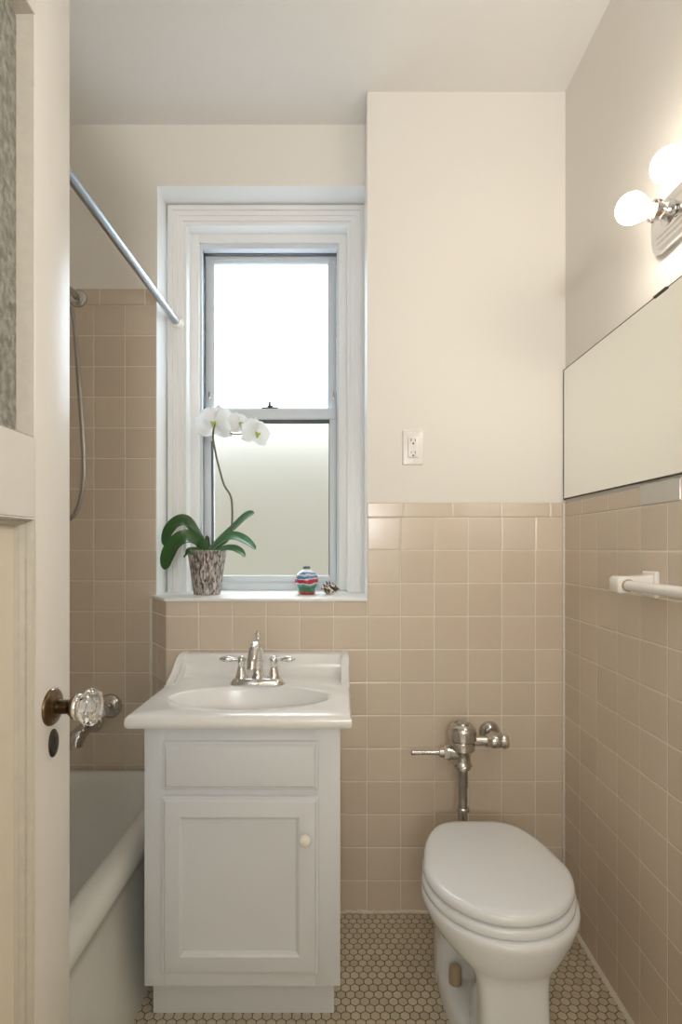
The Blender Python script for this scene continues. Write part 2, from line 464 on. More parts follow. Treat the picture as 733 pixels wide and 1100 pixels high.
# wall behind the camera with the doorway, and the hall beyond it
b = MB()
b.box(XL-.1, -.50, -.14, -.02, 0, ZC); b.box(.62, XR+.1, -.14, -.02, 0, ZC); b.box(-.50, .62, -.14, -.02, 2.13, ZC)
st(b.build('wall_front', 'hallpaint', smooth=False), 'wall holding the doorway', 'wall')
b = MB()
b.box(-1.5, 1.5, -1.9, -1.8, 0, ZC); b.box(-1.5, -1.4, -1.8, -.14, 0, ZC); b.box(1.4, 1.5, -1.8, -.14, 0, ZC)
b.box(-1.5, 1.5, -1.9, -.14, -.06, 0); b.box(-1.5, 1.5, -1.9, -.14, ZC, ZC+.06)
b.box(-1.4, XL-.1, -.14, -.02, 0, ZC); b.box(XR+.1, 1.4, -.14, -.02, 0, ZC)
st(b.build('wall_hall', 'hallpaint', smooth=False), 'plain hallway outside the doorway', 'wall')
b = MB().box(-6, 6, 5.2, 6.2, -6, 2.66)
st(b.build('wall_outside', 'brick_out', smooth=False), 'neighbouring wall outside the frosted window, coloured dark in place of shade', 'wall')

# caulk lines
b = MB().box(-.667, -.656, YF-.007, YF+.002, .40, 1.006, bev=.003)
st(b.build('trim_1', 'caulk'), 'pale caulk strip in the angled corner beside the tub', 'trim')
b = MB().box(XR-.007, XR+.002, YN-.007, YN+.002, .0, CAPZ1, bev=.003)
st(b.build('trim_2', 'caulk'), 'pale caulk strip in the corner behind the toilet', 'trim')
b = MB()
x = -.004
while x < XR-.01:
    w = random.uniform(.012, .03); h = random.uniform(.005, .010)
    b.box(x, min(x+w, XR), YN-random.uniform(.005, .009), YN+.003, -.001, h, bev=.0025)
    x += w*.85
st(b.build('trim_3', 'caulk'), 'lumpy pale caulk along the foot of the back wall', 'trim')
b = MB().prism([(XR-.010, -.001), (XR+.001, -.001), (XR+.001, .009), (XR-.004, .007)], 'y', -0.01, YN)
st(b.build('trim_4', 'caulk'), 'narrow caulk line along the foot of the right wall', 'trim')

# ------------------------------------------------------------------ window
win = thing('window_1', (-.2785, 2.08, 1.016), 'white cased double-hung window with two frosted panes above a white sill', 'window', kind='structure')
def uframe(prof, xl, xr, zt, zb):
    """architrave: profile (outward offset, y) run up the left, over the top and down the right with mitres"""
    rings = []
    for d, y in prof:
        rings.append([(xl-d, y, zb), (xl-d, y, zt+d), (xr+d, y, zt+d), (xr+d, y, zb)])
    b = MB(); b.loft(rings, False, False, closed=False); return b
prof = [(0, 2.05), (0, 1.990), (.0015, 1.9885), (.013, 1.9885), (.0135, 1.9815), (.030, 1.9815), (.0305, 1.9785), (.033, 1.9785), (.0335, 1.9815), (.049, 1.9815), (.0495, 1.973), (.0645, 1.973), (.0655, 1.974), (.0655, 2.03)]
uframe(prof, -.572, .0225, 2.374, 1.014).build('casing', 'white', win, angle=25)
b = MB()   # inner stops
b.box(-.59, -.541, 2.045, 2.15, 1.016, 2.40, bev=.002); b.box(-.008, .04, 2.045, 2.15, 1.016, 2.40, bev=.002)
b.box(-.545, -.004, 2.045, 2.15, 2.343, 2.40, bev=.002)
b.build('jamb_stop', 'white', win)
# solid masonry side between reveal and jamb is hidden by the casing; the sill
b = MB().prism([(XC+.001, YN-.006), (-.570, YN-.006), (-.667, YF-.002), (XWL, YF-.002), (XWL, 2.09), (XC+.001, 2.09)], 'z', 1.0062, 1.016, bev=.0025)
b.build('window_sill', 'white', win)
b = MB()
b.box(-.541, -.532, 2.057, 2.14, 1.016, 2.343, bev=.001); b.box(-.0165, -.008, 2.057, 2.14, 1.016, 2.343, bev=.001)
b.box(-.541, -.008, 2.054, 2.14, 2.324, 2.343, bev=.001)
b.box(-.541, -.008, 2.070, 2.15, 1.016, 1.043, bev=.002); b.box(-.541, -.008, 2.078, 2.15, 1.043, 1.047, bev=.001)
fr = b.build('frame', 'alum', win)
b = MB().box(-.5335, -.531, 2.0748, 2.14, 1.04, 2.33).box(-.0175, -.0155, 2.0748, 2.14, 1.04, 2.33).box(-.532, -.0165, 2.085, 2.14, 2.321, 2.3245)
b.build('weatherstrip', 'alum_dark', fr)
b = MB()   # upper sash (outer track)
b.box(-.531, -.498, 2.108, 2.130, 1.68, 2.323, bev=.0015); b.box(-.053, -.018, 2.108, 2.130, 1.68, 2.323, bev=.0015)
b.box(-.500, -.050, 2.108, 2.130, 2.297, 2.323, bev=.0015); b.box(-.500, -.050, 2.110, 2.130, 1.68, 1.715, bev=.0015)
b.box(-.531, -.018, 2.104, 2.109, 2.309, 2.323, bev=.001)
us = b.build('upper_sash', 'alum', win)
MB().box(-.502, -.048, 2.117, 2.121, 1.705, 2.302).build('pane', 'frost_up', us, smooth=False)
for x in (-.517, -.030):
    MB().box(x-.003, x+.003, 2.1055, 2.109, 1.765, 1.792, bev=.0012).build('tilt_latch', 'chrome_dull', us)
b = MB()   # lower sash (inner track)
b.box(-.531, -.4945, 2.080, 2.103, 1.047, 1.72, bev=.0015); b.box(-.0445, -.0175, 2.080, 2.103, 1.047, 1.72, bev=.0015)
b.box(-.4965, -.043, 2.080, 2.103, 1.678, 1.72, bev=.0015); b.box(-.4965, -.043, 2.083, 2.103, 1.047, 1.072, bev=.0015)
b.box(-.531, -.0175, 2.074, 2.082, 1.680, 1.685, bev=.001)
ls = b.build('lower_sash', 'alum', win)
b = MB().box(-.4965, -.043, 2.088, 2.099, 1.664, 1.680).box(-.0475, -.0435, 2.0835, 2.1, 1.07, 1.68)
b.build('gasket_and_shadow', 'alum_dark', ls)  # top strip is a dark stand-in for the shadow under the meeting rail
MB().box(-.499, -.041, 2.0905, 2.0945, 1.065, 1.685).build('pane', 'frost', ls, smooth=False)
b = MB()
b.box(-.308, -.244, 2.079, 2.102, 1.7195, 1.7255, bev=.002); b.lathe([(.011, 0), (.011, .006), (.006, .009)], (-.276, 2.09, 1.725))
b.box(-.281, -.272, 2.072, 2.094, 1.732, 1.737, bev=.002); b.lathe([(.003, 0), (.0045, .004), (.0035, .008), (0, .009)], (-.2755, 2.076, 1.736))
b.build('sash_lock', 'bronze', ls)

# ------------------------------------------------------------------ the open door at the left
XD, XD2 = -.431, -.476
dr = thing('door_1', (-.4535, 0.0, 0.012), 'open cream door with textured glass panel and crystal knob at left', 'door', kind='structure')
def zslab(y0, y1, z0, z1, mi=0): return (XD2, XD, y0, y1, z0, z1)
b = MB()
b.box(XD2, XD, .756, .855, .012, 2.11, bev=.003)            # lock stile
b.box(XD2, XD, .0, .10, .012, 2.11, bev=.003)               # hinge stile
b.box(XD2, XD, .098, .758, 1.2215, 1.333, bev=.0)          # lock rail
b.box(XD2, XD, .098, .758, .012, .25); b.box(XD2, XD, .098, .758, 1.93, 2.11)
b.build('door_leaf', 'door', dr)
def inset(prof, y0, y1, z0, z1):
    """mitred moulding inside an opening: profile (inward offset, x)"""
    rings = []
    for d, x in prof:
        rings.append([(x, y0+d, z0+d), (x, y1-d, z0+d), (x, y1-d, z1-d), (x, y0+d, z1-d)])
    b = MB(); b.loft(rings, False, False); return b
inset([(-.001, XD-.002), (.002, XD-.001), (.003, XD-.004), (.004, XD-.012), (.0055, XD-.020), (.006, XD-.030)], .10, .756, 1.333, 1.93).build('glazing_bead', 'doorshade', dr)
MB().box(XD-.029, XD-.023, .102, .754, 1.335, 1.928).build('glass_panel', 'oldglass', dr, smooth=False)
inset([(-.001, XD-.002), (.003, XD+.001), (.005, XD-.002), (.006, XD-.008), (.009, XD-.009), (.0105, XD-.015), (.0125, XD-.017), (.013, XD-.024)], .10, .756, .25, 1.2215).build('panel_moulding', 'doorshade', dr, angle=20)
MB().box(XD-.034, XD-.022, .105, .751, .255, 1.217).build('lower_panel', 'doorpanel', dr)
KY, KZ = .7996, .942
b = MB().lathe([(.0275, 0), (.0275, .002), (.0255, .0045), (.020, .006), (.016, .009), (.0125, .011)], (XD, KY, KZ), (1, 0, 0), 40)
rose = b.build('knob_rose', 'brass', dr, angle=50)
b = MB().lathe([(.0105, 0), (.0105, .018), (.0125, .02), (.0165, .025), (.0185, .0275), (.0185, .030)], (XD+.008, KY, KZ), (1, 0, 0), 32)
b.build('knob_shank', 'brass', dr, angle=50)
MB().lathe([(.0190, 0), (.0198, .002), (.0192, .005), (.0165, .0065)], (XD+.0378, KY, KZ), (1, 0, 0), 32).build('knob_collar', 'chrome', dr, angle=50)
MB().lathe([(.013, 0), (.0235, .0065), (.0285, .0135), (.0285, .0175), (.0235, .0245), (.0175, .0268)], (XD+.0435, KY, KZ), (1, 0, 0), 8).build('crystal_knob', 'crystal', dr, smooth=False)
b = MB()
N_ = 28
rings = []
for s_, x in ((1, XD-.0005), (1, XD+.0015), (.86, XD+.0035), (.6, XD+.004)):
    rings.append([(x, KY+.0035+.0125*s_*math.cos(2*PI*i/N_), .887+.021*s_*math.sin(2*PI*i/N_)) for i in range(N_)])
b.loft(rings)
kh = b.build('keyhole_plate', 'brassdark', dr)
b = MB().lathe([(.0042, 0), (.0042, .0006)], (XD+.004, KY+.0035, .892), (1, 0, 0), 20).box(XD+.004, XD+.0046, KY+.0015, KY+.0055, .878, .892)
b.build('keyhole', 'black', kh)
for z in (.3, 1.75):
    MB().lathe([(.007, 0), (.007, .09)], (XD+.004, -.004, z), (0, 0, 1), 16).build('hinge', 'brass', dr)

# ------------------------------------------------------------------ bathtub
def rrect(x0, x1, y0, y1, r, z, n=10):
    pts = []
    for cx, cy, a0 in ((x1-r, y1-r, 0), (x0+r, y1-r, PI/2), (x0+r, y0+r, PI), (x1-r, y0+r, 1.5*PI)):
        for k in range(n+1):
            a = a0 + PI/2*k/n
            pts.append((cx+r*math.cos(a), cy+r*math.sin(a), z))
    return pts
TX0, TX1, TY0, TY1 = XL+.004, -.524, .36, YF-.004
secs = [(.008, 0, .03), (-.004, .12, .03), (-.012, .24, .03), (-.015, .31, .03), (-.012, .338, .03), (-.003, .352, .03), (.0, .366, .03), (-.001, .383, .03), (-.007, .398, .03),
        (-.018, .408, .035), (-.032, .411, .04), (-.050, .411, .06), (-.066, .405, .09), (-.076, .392, .10), (-.082, .37, .11), (-.10, .24, .12), (-.122, .12, .13), (-.155, .075, .13), (-.20, .06, .12)]
b = MB()
rings = []
for o_, z, r in secs:
    rings.append(rrect(TX0-min(0, o_) if o_ < -.03 else TX0, TX1+o_, TY0-(o_ if o_ < -.03 else 0), TY1+(o_*.55 if o_ < -.03 else 0), r, z))
b.loft(rings)
tub = tag(b.build('bathtub', 'tub', angle=60, loc=((TX0+TX1)/2, (TY0+TY1)/2, 0)), 'old white enamel bathtub with a rolled rim beside the vanity', 'bathtub')

# ------------------------------------------------------------------ tub valve, spout, shower
vx, vz = -.805, .629
t = thing('tub_valve', (vx, YF, vz), 'round chrome bathtub valve on the beige tile behind the crystal door knob', 'faucet')
MB().lathe([(.042, -.001), (.042, .004), (.038, .010), (.028, .018), (.018, .022)], (vx, YF, vz), (0, -1, 0), 36).build('escutcheon', 'chrome_dull', t, angle=50)
MB().lathe([(.012, 0), (.012, .022), (.019, .026), (.022, .036), (.022, .052), (.018, .058), (0, .060)], (vx, YF-.018, vz), (0, -1, 0), 24).build('handle_hub', 'chrome', t, angle=50)
MB().tube([(vx, YF-.062, vz-.003), (vx-.03, YF-.068, vz-.018), (vx-.055, YF-.072, vz-.028)], [.008, .007, .0085], 12).build('handle', 'chrome', t)
sx_, sz_ = -.862, .572
t = thing('tub_spout', (sx_, YF, sz_), 'worn chrome bathtub spout below the round tub valve', 'spout')
MB().lathe([(.034, -.001), (.034, .004), (.026, .010)], (sx_, YF, sz_), (0, -1, 0), 28).build('flange', 'chrome_dull', t, angle=50)
MB().tube(smooth_path([(sx_, YF-.004, sz_), (sx_, YF-.06, sz_), (sx_, YF-.105, sz_-.006), (sx_, YF-.128, sz_-.022), (sx_, YF-.132, sz_-.04)], 6), [.024]*12+[.025]*6+[.023]*6+[.019], 20).build('spout_body', 'chrome_dull', t)

hx, hz = -.916, 2.048
t = thing('hand_shower', (hx, YF, hz), 'chrome hand shower with a looping metal hose hanging on the tub end wall', 'shower')
MB().lathe([(.031, -.001), (.031, .004), (.027, .009), (.014, .014)], (hx, YF, hz), (0, -1, 0), 32).build('wall_flange', 'chrome_dull', t, angle=50)
MB().tube(smooth_path([(hx, YF-.008, hz), (hx, YF-.06, hz+.004), (hx-.004, YF-.11, hz-.01), (hx-.008, YF-.14, hz-.04)], 6), .011, 16).build('shower_arm', 'chrome_dull', t)
b = MB().lathe([(.016, 0), (.018, .01), (.018, .035), (.013, .042)], (hx-.009, YF-.142, hz-.082), (0, 0, 1), 20)
b.box(hx-.03, hx+.005, YF-.165, YF-.12, hz-.082, hz-.062, bev=.006)
b.build('holder', 'chrome', t, angle=50)
b = MB()
b.lathe([(.040, 0), (.043, .006), (.042, .018), (.03, .03), (.017, .038)], (hx-.022, YF-.165, hz-.155), (-.12, .35, .93), 30)
b.tube(smooth_path([(hx-.024, YF-.155, hz-.125), (hx-.020, YF-.130, hz-.09), (hx-.012, YF-.11, hz-.06)], 5), [.014, .0135, .013, .0125, .0125, .012, .012, .012, .012, .0125, .013], 16)
b.build('spray_head', 'chrome', t, angle=50)
k = 577/1.80
hp = [(76, 330), (79, 345), (81.5, 372), (84.2, 408), (87.6, 457), (89.6, 496), (88, 527), (81.5, 549), (70, 559), (57, 549), (50, 520), (49, 470), (54, 400), (60, 345), (66, 325)]
HP = []
for i, (px, py) in enumerate(hp):
    yy = 1.80-.04*math.sin(PI*i/14); HP.append(((px-366)*yy/577, yy, CAM_Z+(589-py)*yy/577))
MB().tube(smooth_path(HP, 7), .0072, 12).build('hose', 'hose', t)

# shower curtain rod
rx, rz = -.605, 2.009
t = thing('shower_curtain_rod', (rx, 1.985, rz), 'grey metal shower curtain rod running from the window casing over the tub', 'rod')
MB().tube([(rx, 1.972, rz), (rx, 1.25, rz), (rx, .02, rz)], .0125, 20).build('tube', 'steel', t)
MB().lathe([(.024, 0), (.024, .005), (.020, .010), (.0165, .013), (.0165, .022), (.0128, .024)], (rx, 1.987, rz), (0, -1, 0), 32).build('end_flange', 'plate', t, angle=50)
MB().lathe([(.024, 0), (.024, .005), (.0165, .013), (.0128, .024)], (rx, -.019, rz), (0, 1, 0), 32).build('end_flange', 'plate', t, angle=50)

# ------------------------------------------------------------------ vanity cabinet
VX0, VX1, VYF, VYB = -.479, -.002, 1.31, YN-.004
t = thing('vanity_cabinet', ((VX0+VX1)/2, 1.5, 0), 'white single-door vanity cabinet with a recessed toe kick under the sink', 'cabinet')
b = MB()
b.box(VX0, VX0+.016, VYF, VYB, .112, .748, bev=.001); b.box(VX1-.016, VX1, VYF, VYB, .112, .748, bev=.001)
b.box(VX0+.016, VX1-.016, VYF+.02, VYB, .112, .128); b.box(VX0+.016, VX1-.016, VYB-.008, VYB, .128, .748)
b.box(VX0, VX0+.05, VYF-.002, VYF+.018, .112, .748, bev=.001); b.box(VX1-.06, VX1, VYF-.002, VYF+.018, .112, .748, bev=.001)
b.box(VX0+.048, VX1-.058, VYF-.001, VYF+.018, .700, .748); b.box(VX0+.048, VX1-.058, VYF-.001, VYF+.018, .57, .605); b.box(VX0+.048, VX1-.058, VYF-.001, VYF+.018, .112, .16)
b.build('carcass', 'cabinet', t)
MB().box(VX0+.003, VX1-.016, 1.362, 1.378, 0, .112).box(VX0+.0032, VX0+.02, 1.364, VYB, 0, .112, bev=.001).box(VX1-.033, VX1-.0162, 1.364, VYB, 0, .112, bev=.001).build('toe_kick', 'cabinet', t)
def panel_front(x0, x1, z0, z1, yb, prof):
    """front with a profiled edge: (inset, y) rings, closed by the last ring"""
    rings = [[(x0+d, y, z0+d), (x1-d, y, z0+d), (x1-d, y, z1-d), (x0+d, y, z1-d)] for d, y in prof]
    return MB().loft(rings)
panel_front(-.432, -.055, .5945, .710, VYF, [(0, VYF-.001), (0, VYF-.009), (.002, VYF-.011), (.005, VYF-.011), (.010, VYF-.017), (.013, VYF-.018)]).build('drawer_front', 'cabinet', t, angle=25)
dpf = [(0, VYF-.001), (0, VYF-.009), (.002, VYF-.011), (.006, VYF-.011), (.010, VYF-.017), (.013, VYF-.018), (.046, VYF-.018), (.049, VYF-.016), (.052, VYF-.0145), (.055, VYF-.009), (.060, VYF-.0085)]
d_ = panel_front(-.4355, -.0535, .148, .577, VYF, dpf).build('cabinet_door', 'cabinet', t, angle=25)
MB().lathe([(.0065, 0), (.0065, .008), (.010, .012), (.0145, .017), (.0150, .021), (.0125, .026), (.007, .029), (0, .030)], (-.085, VYF-.018, .4845), (0, -1, 0), 28).build('knob', 'knobwhite', d_, angle=60)

# ------------------------------------------------------------------ sink top with oval basin
CX0, CX1, CYF, CZ = -.513, .026, 1.268, .781
t = thing('sink', (-.2435, 1.5, .748), 'glossy white one-piece sink top with oval basin and low backsplash', 'sink')
bcx, bcy, ba, bb = -.2435, 1.440, .213, .110
n4 = 24
def rect_ring(x0, x1, y0, y1, z):
    p = []
    for i in range(n4): p.append((x0+(x1-x0)*i/n4, y0, z))
    for i in range(n4): p.append((x1, y0+(y1-y0)*i/n4, z))
    for i in range(n4): p.append((x1-(x1-x0)*i/n4, y1, z))
    for i in range(n4): p.append((x0, y1-(y1-y0)*i/n4, z))
    return p
base = rect_ring(CX0, CX1, CYF, 1.734, CZ)
def ell(s_, z, dy=0, p=1.0):
    out = []
    for x, y, _ in base:
        a = math.atan2((y-bcy)/bb, (x-bcx)/ba)
        out.append((bcx+ba*s_*math.cos(a), bcy+dy+bb*s_*math.sin(a), z))
    return out
rings = [rect_ring(CX0+.03, CX1-.03, CYF+.04, 1.734, CZ-.033), rect_ring(CX0+.006, CX1-.006, CYF+.008, 1.734, CZ-.032), rect_ring(CX0+.001, CX1-.001, CYF+.002, 1.734, CZ-.026),
         rect_ring(CX0, CX1, CYF, 1.734, CZ-.018), rect_ring(CX0+.001, CX1-.001, CYF+.002, 1.734, CZ-.008), rect_ring(CX0+.005, CX1-.005, CYF+.007, 1.734, CZ-.002), rect_ring(CX0+.012, CX1-.012, CYF+.014, 1.733, CZ),
         ell(1.035, CZ), ell(1.01, CZ-.001), ell(.99, CZ-.005), ell(.97, CZ-.014), ell(.935, CZ-.035, -.002), ell(.88, CZ-.058, -.004), ell(.76, CZ-.092, -.004), ell(.55, CZ-.116), ell(.3, CZ-.125), ell(.12, CZ-.127)]
b = MB().loft(rings, cap0=False, cap1=True)
yb_ = 1.690
b.box(CX0+.010, CX1-.010, yb_, 1.734, CZ-.03, .846, bev=.004, seg=3)
# cove at the foot of the backsplash
cv = [(yb_+.002, CZ-.002), (yb_+.002, CZ+.036)] + [(yb_-.036+.036*math.cos(a), CZ+.036-.036*math.sin(a)) for a in [PI/2*i/8 for i in range(0, 9)]]
b.prism(cv, 'x', CX0+.012, CX1-.012)
# swooping side wings
wing = [(1.733, CZ-.02), (1.545, CZ-.02), (1.545, CZ-.001), (1.57, CZ+.002), (1.60, CZ+.008), (1.625, CZ+.018), (1.646, CZ+.033), (1.66, CZ+.048), (1.672, CZ+.060), (1.688, CZ+.0655), (1.733, CZ+.0655)]
b.prism(wing, 'x', CX0+.001, CX0+.026, bev=.005, seg=3); b.prism(wing, 'x', CX1-.026, CX1-.001, bev=.005, seg=3)
b.build('basin_slab', 'marble', t, angle=40)
MB().lathe([(.021, 0), (.021, .002), (.016, .003), (.014, .0015)], (bcx, bcy, CZ-.1265), (0, 0, 1), 24).build('drain', 'chrome', t)

# ------------------------------------------------------------------ faucet
fy = 1.570
t = thing('sink_faucet', (bcx, fy, CZ), 'chrome two-lever sink faucet with a tall centre spout and finial', 'faucet')
def stad(hw, hd, z, n=12):
    p = []
    for k in range(n+1):
        a = -PI/2+PI*k/n; p.append((bcx+hw-hd+hd*math.cos(a), fy+hd*math.sin(a), z))
    for k in range(n+1):
        a = PI/2+PI*k/n; p.append((bcx-hw+hd+hd*math.cos(a), fy+hd*math.sin(a), z))
    return p
MB().loft([stad(.081, .027, CZ), stad(.081, .027, CZ+.004), stad(.077, .0255, CZ+.010), stad(.072, .023, CZ+.017), stad(.066, .019, CZ+.020)]).build('base_plate', 'chrome', t, angle=50)
b = MB().lathe([(.0215, .018), (.0215, .024), (.018, .030), (.0155, .045), (.0150, .060), (.0165, .066), (.0165, .072), (.0145, .078), (.0150, .095), (.0150, .105), (.012, .115), (.006, .120)], (bcx, fy, CZ), (0, 0, 1), 28)
sp = smooth_path([(bcx, fy, CZ+.085), (bcx, fy-.012, CZ+.108), (bcx, fy-.04, CZ+.118), (bcx, fy-.075, CZ+.108), (bcx, fy-.098, CZ+.082), (bcx, fy-.102, CZ+.066)], 6)
b.tube(sp, [.0165]*6+[.0155]*12+[.0145]*6+[.0135]*4+[.015]*3, 20)
b.build('spout', 'chrome', t, angle=50)
MB().lathe([(.0035, .112), (.0035, .128), (.0065, .131), (.0065, .134), (.004, .137), (.0075, .143), (.0075, .147), (.004, .153), (.0, .158)], (bcx, fy+.004, CZ), (0, 0, 1), 20).build('finial', 'chrome', t, angle=60)
for s_ in (-1, 1):
    hx_ = bcx+s_*.0475
    b = MB().lathe([(.0195, .018), (.0195, .023), (.0165, .028), (.0125, .045), (.0095, .057), (.0115, .061), (.0115, .066), (.012, .072), (.010, .079), (.005, .083), (0, .084)], (hx_, fy, CZ), (0, 0, 1), 24)
    h_ = b.build('valve_post', 'chrome', t, angle=50)
    pts = [(hx_-s_*.014, fy, CZ+.0725), (hx_-s_*.010, fy, CZ+.0725), (hx_, fy-.001, CZ+.0725), (hx_+s_*.016, fy-.002, CZ+.073), (hx_+s_*.024, fy-.002, CZ+.073), (hx_+s_*.034, fy-.003, CZ+.074), (hx_+s_*.046, fy-.004, CZ+.074), (hx_+s_*.057, fy-.005, CZ+.074), (hx_+s_*.063, fy-.005, CZ+.074)]
    MB().tube(pts, [.003, .007, .0065, .0045, .0055, .0085, .009, .006, .002], 16).build('lever_handle', 'chrome', h_, angle=60)

# ------------------------------------------------------------------ toilet
TX = .370
def egg(hw, yf, yb, yc, z, n=2.6, k=0.3, N=72, nf=2.0):
    p = []
    for i in range(N):
        a = 2*PI*i/N; c, s_ = math.cos(a), math.sin(a)
        if s_ <= 0: x = hw*math.copysign(abs(c)**(2/nf), c); y = yc-(yc-yf)*abs(s_)**(2/nf)
        else:
            x = hw*math.copysign(abs(c)**(2/n), c); y = yc+(yb-yc)*abs(s_)**(2/n)
            x *= 1-k*((y-yc)/(yb-yc))**1.3
        p.append((TX+x, y, z))
    return p
t = thing('toilet', (TX, 1.35, 0), 'white elongated toilet with its lid closed in front of the tiled wall', 'toilet')
b = MB()
B_ = [(.088, 1.108, 1.44, 1.18, 0, 4.5, .3), (.083, 1.112, 1.44, 1.18, .02, 4.5, .4), (.077, 1.118, 1.44, 1.18, .06, 4.5, .5), (.075, 1.122, 1.44, 1.18, .12, 4.5, .5), (.075, 1.126, 1.44, 1.18, .20, 4.2, .5), (.078, 1.128, 1.45, 1.19, .245, 3.6, .4), (.089, 1.125, 1.46, 1.21, .264, 3.0, .3),
      (.112, 1.116, 1.48, 1.24, .279, 2.5, .3), (.138, 1.107, 1.51, 1.26, .294, 2.2, .35), (.160, 1.099, 1.54, 1.275, .311, 2, .35), (.173, 1.093, 1.56, 1.285, .330, 2, .35), (.179, 1.089, 1.57, 1.285, .346, 2, .35), (.1805, 1.087, 1.575, 1.285, .358, 2, .35), (.178, 1.089, 1.573, 1.285, .366, 2, .35), (.172, 1.095, 1.568, 1.285, .370, 2, .35)]
b.loft([[(x+.003, y, zz) for x, y, zz in egg(hw, yf, yb, yc, z, 2.6, k_, 72, nf)] for hw, yf, yb, yc, z, nf, k_ in B_])
# rear trap body and the foot flange with its ledge
b.loft([egg(.112, 1.40, 1.60, 1.47, 0, 4, .05), egg(.110, 1.405, 1.60, 1.47, .06, 4, .05), egg(.104, 1.42, 1.60, 1.48, .10, 4, .05), egg(.080, 1.42, 1.59, 1.48, .15, 3, .05), egg(.085, 1.42, 1.58, 1.48, .24, 3, .05), egg(.10, 1.40, 1.57, 1.46, .31, 3, .1)])
b.loft([egg(.110, 1.20, 1.56, 1.44, 0, 3, .05), egg(.110, 1.20, 1.56, 1.44, .030, 3, .05), egg(.106, 1.21, 1.56, 1.44, .042, 3, .05), egg(.096, 1.23, 1.55, 1.44, .047, 3, .05)])
b.build('bowl', 'porc', t, angle=60)
b = MB()
sr = [(.172, 1.103, 1.500, 1.285, .3705), (.1755, 1.099, 1.503, 1.285, .374), (.1765, 1.098, 1.504, 1.285, .382), (.175, 1.100, 1.503, 1.285, .390), (.170, 1.105, 1.50, 1.285, .393)]
b.loft([egg(*q, 4.5, .29) for q in sr])
b.build('seat', 'seatplastic', t, angle=60)
b = MB()
lr = [(.164, 1.112, 1.492, 1.285, .3945), (.1705, 1.105, 1.498, 1.285, .397), (.173, 1.102, 1.500, 1.285, .404), (.1725, 1.1025, 1.500, 1.285, .411), (.1695, 1.106, 1.497, 1.285, .4165), (.164, 1.112, 1.492, 1.285, .420), (.150, 1.128, 1.478, 1.285, .4222), (.11, 1.17, 1.44, 1.285, .4238), (.05, 1.23, 1.36, 1.285, .4245)]
b.loft([egg(*q, 4.5, .29) for q in lr])
b.build('lid', 'seatplastic', t, angle=60)
for s_ in (-1, 1):
    MB().box(TX+s_*.060-.016, TX+s_*.060+.016, 1.495, 1.520, .368, .388, bev=.006, seg=3).build('hinge', 'seatplastic', t)
for s_, m_ in ((-1, 'boltcap'), (1, 'boltcap')):
    MB().lathe([(.0165, 0), (.0165, .030), (.0155, .040), (.011, .044), (.008, .045)], (TX+s_*.072, 1.400, .046), (0, 0, 1), 24).build('bolt_cap', m_, t, angle=50)

# ------------------------------------------------------------------ flush valve
FX, FY = .3717, 1.640
t = thing('flush_valve', (FX, FY, .34), 'chrome toilet flush valve with side lever and wall stop behind the toilet', 'flush valve')
MB().lathe([(.0375, .592), (.041, .596), (.041, .622), (.0385, .632), (.031, .641), (.026, .6425), (.025, .6405), (.019, .6405), (.017, .6455), (.006, .648), (0, .648)], (FX, FY, 0), (0, 0, 1), 40).build('cap', 'chrome_dull', t, angle=40)
b = MB().lathe([(.030, .518), (.026, .522), (.024, .535), (.024, .548), (.031, .560), (.0375, .566), (.0375, .586), (.035, .593)], (FX, FY, 0), (0, 0, 1), 36)
b.lathe([(.020, .0), (.020, .028), (.023, .03), (.023, .036)], (FX-.012, FY, .554), (-1, 0, 0), 24)
b.build('valve_body', 'chrome_dull', t, angle=40)
b = MB().lathe([(.021, 0), (.021, .013)], (FX-.045, FY, .554), (-1, 0, 0), 6)
b.lathe([(.013, .012), (.013, .026), (.010, .028)], (FX-.045, FY, .554), (-1, 0, 0), 20)
b.lathe([(.0065, .02), (.0065, .10), (.0075, .104), (.0075, .110), (.004, .113)], (FX-.045, FY, .554), (-1, 0, 0), 18)
b.build('lever_handle', 'chrome_dull', t, angle=40)
b = MB().lathe([(.0165, .45), (.0165, .500), (.019, .505), (.0245, .507), (.0245, .520), (.020, .523)], (FX, FY, 0), (0, 0, 1), 28)
b.lathe([(.0145, .36), (.0145, .452), (.0165, .452)], (FX, FY, 0), (0, 0, 1), 28)
b.lathe([(.0145, .376), (.0205, .378), (.0205, .385), (.0175, .390), (.0145, .391)], (FX, FY, 0), (0, 0, 1), 28)
b.tube(smooth_path([(FX, FY, .375), (FX, FY-.002, .345), (FX, FY-.018, .328), (FX, FY-.062, .325)], 6), .0145, 20)
b.build('flush_tube', 'chrome_dull', t, angle=40)
sz = .590
b = MB().lathe([(.0145, .03), (.0145, .08)], (FX, FY, sz), (1, 0, 0), 24)
b.lathe([(.0215, .072), (.0215, .085)], (FX, FY, sz), (1, 0, 0), 6)
b.lathe([(.019, .084), (.022, .09), (.022, .112), (.018, .119)], (FX, FY, sz), (1, 0, 0), 24)
b.build('supply_tube', 'chrome_dull', t, angle=40)
b = MB().lathe([(.017, .117), (.0235, .120), (.0245, .127), (.021, .137), (.012, .141), (.011, .1395)], (FX, FY, sz), (1, 0, 0), 28)
b.build('stop_cap', 'chrome', t, angle=40)
b = MB().lathe([(.016, 0), (.016, .075), (.021, .078), (.033, .092), (.034, .0975)], (FX+.108, FY, sz-.004), (0, 1, 0), 28)
b.build('wall_flange', 'chrome_dull', t, angle=40)

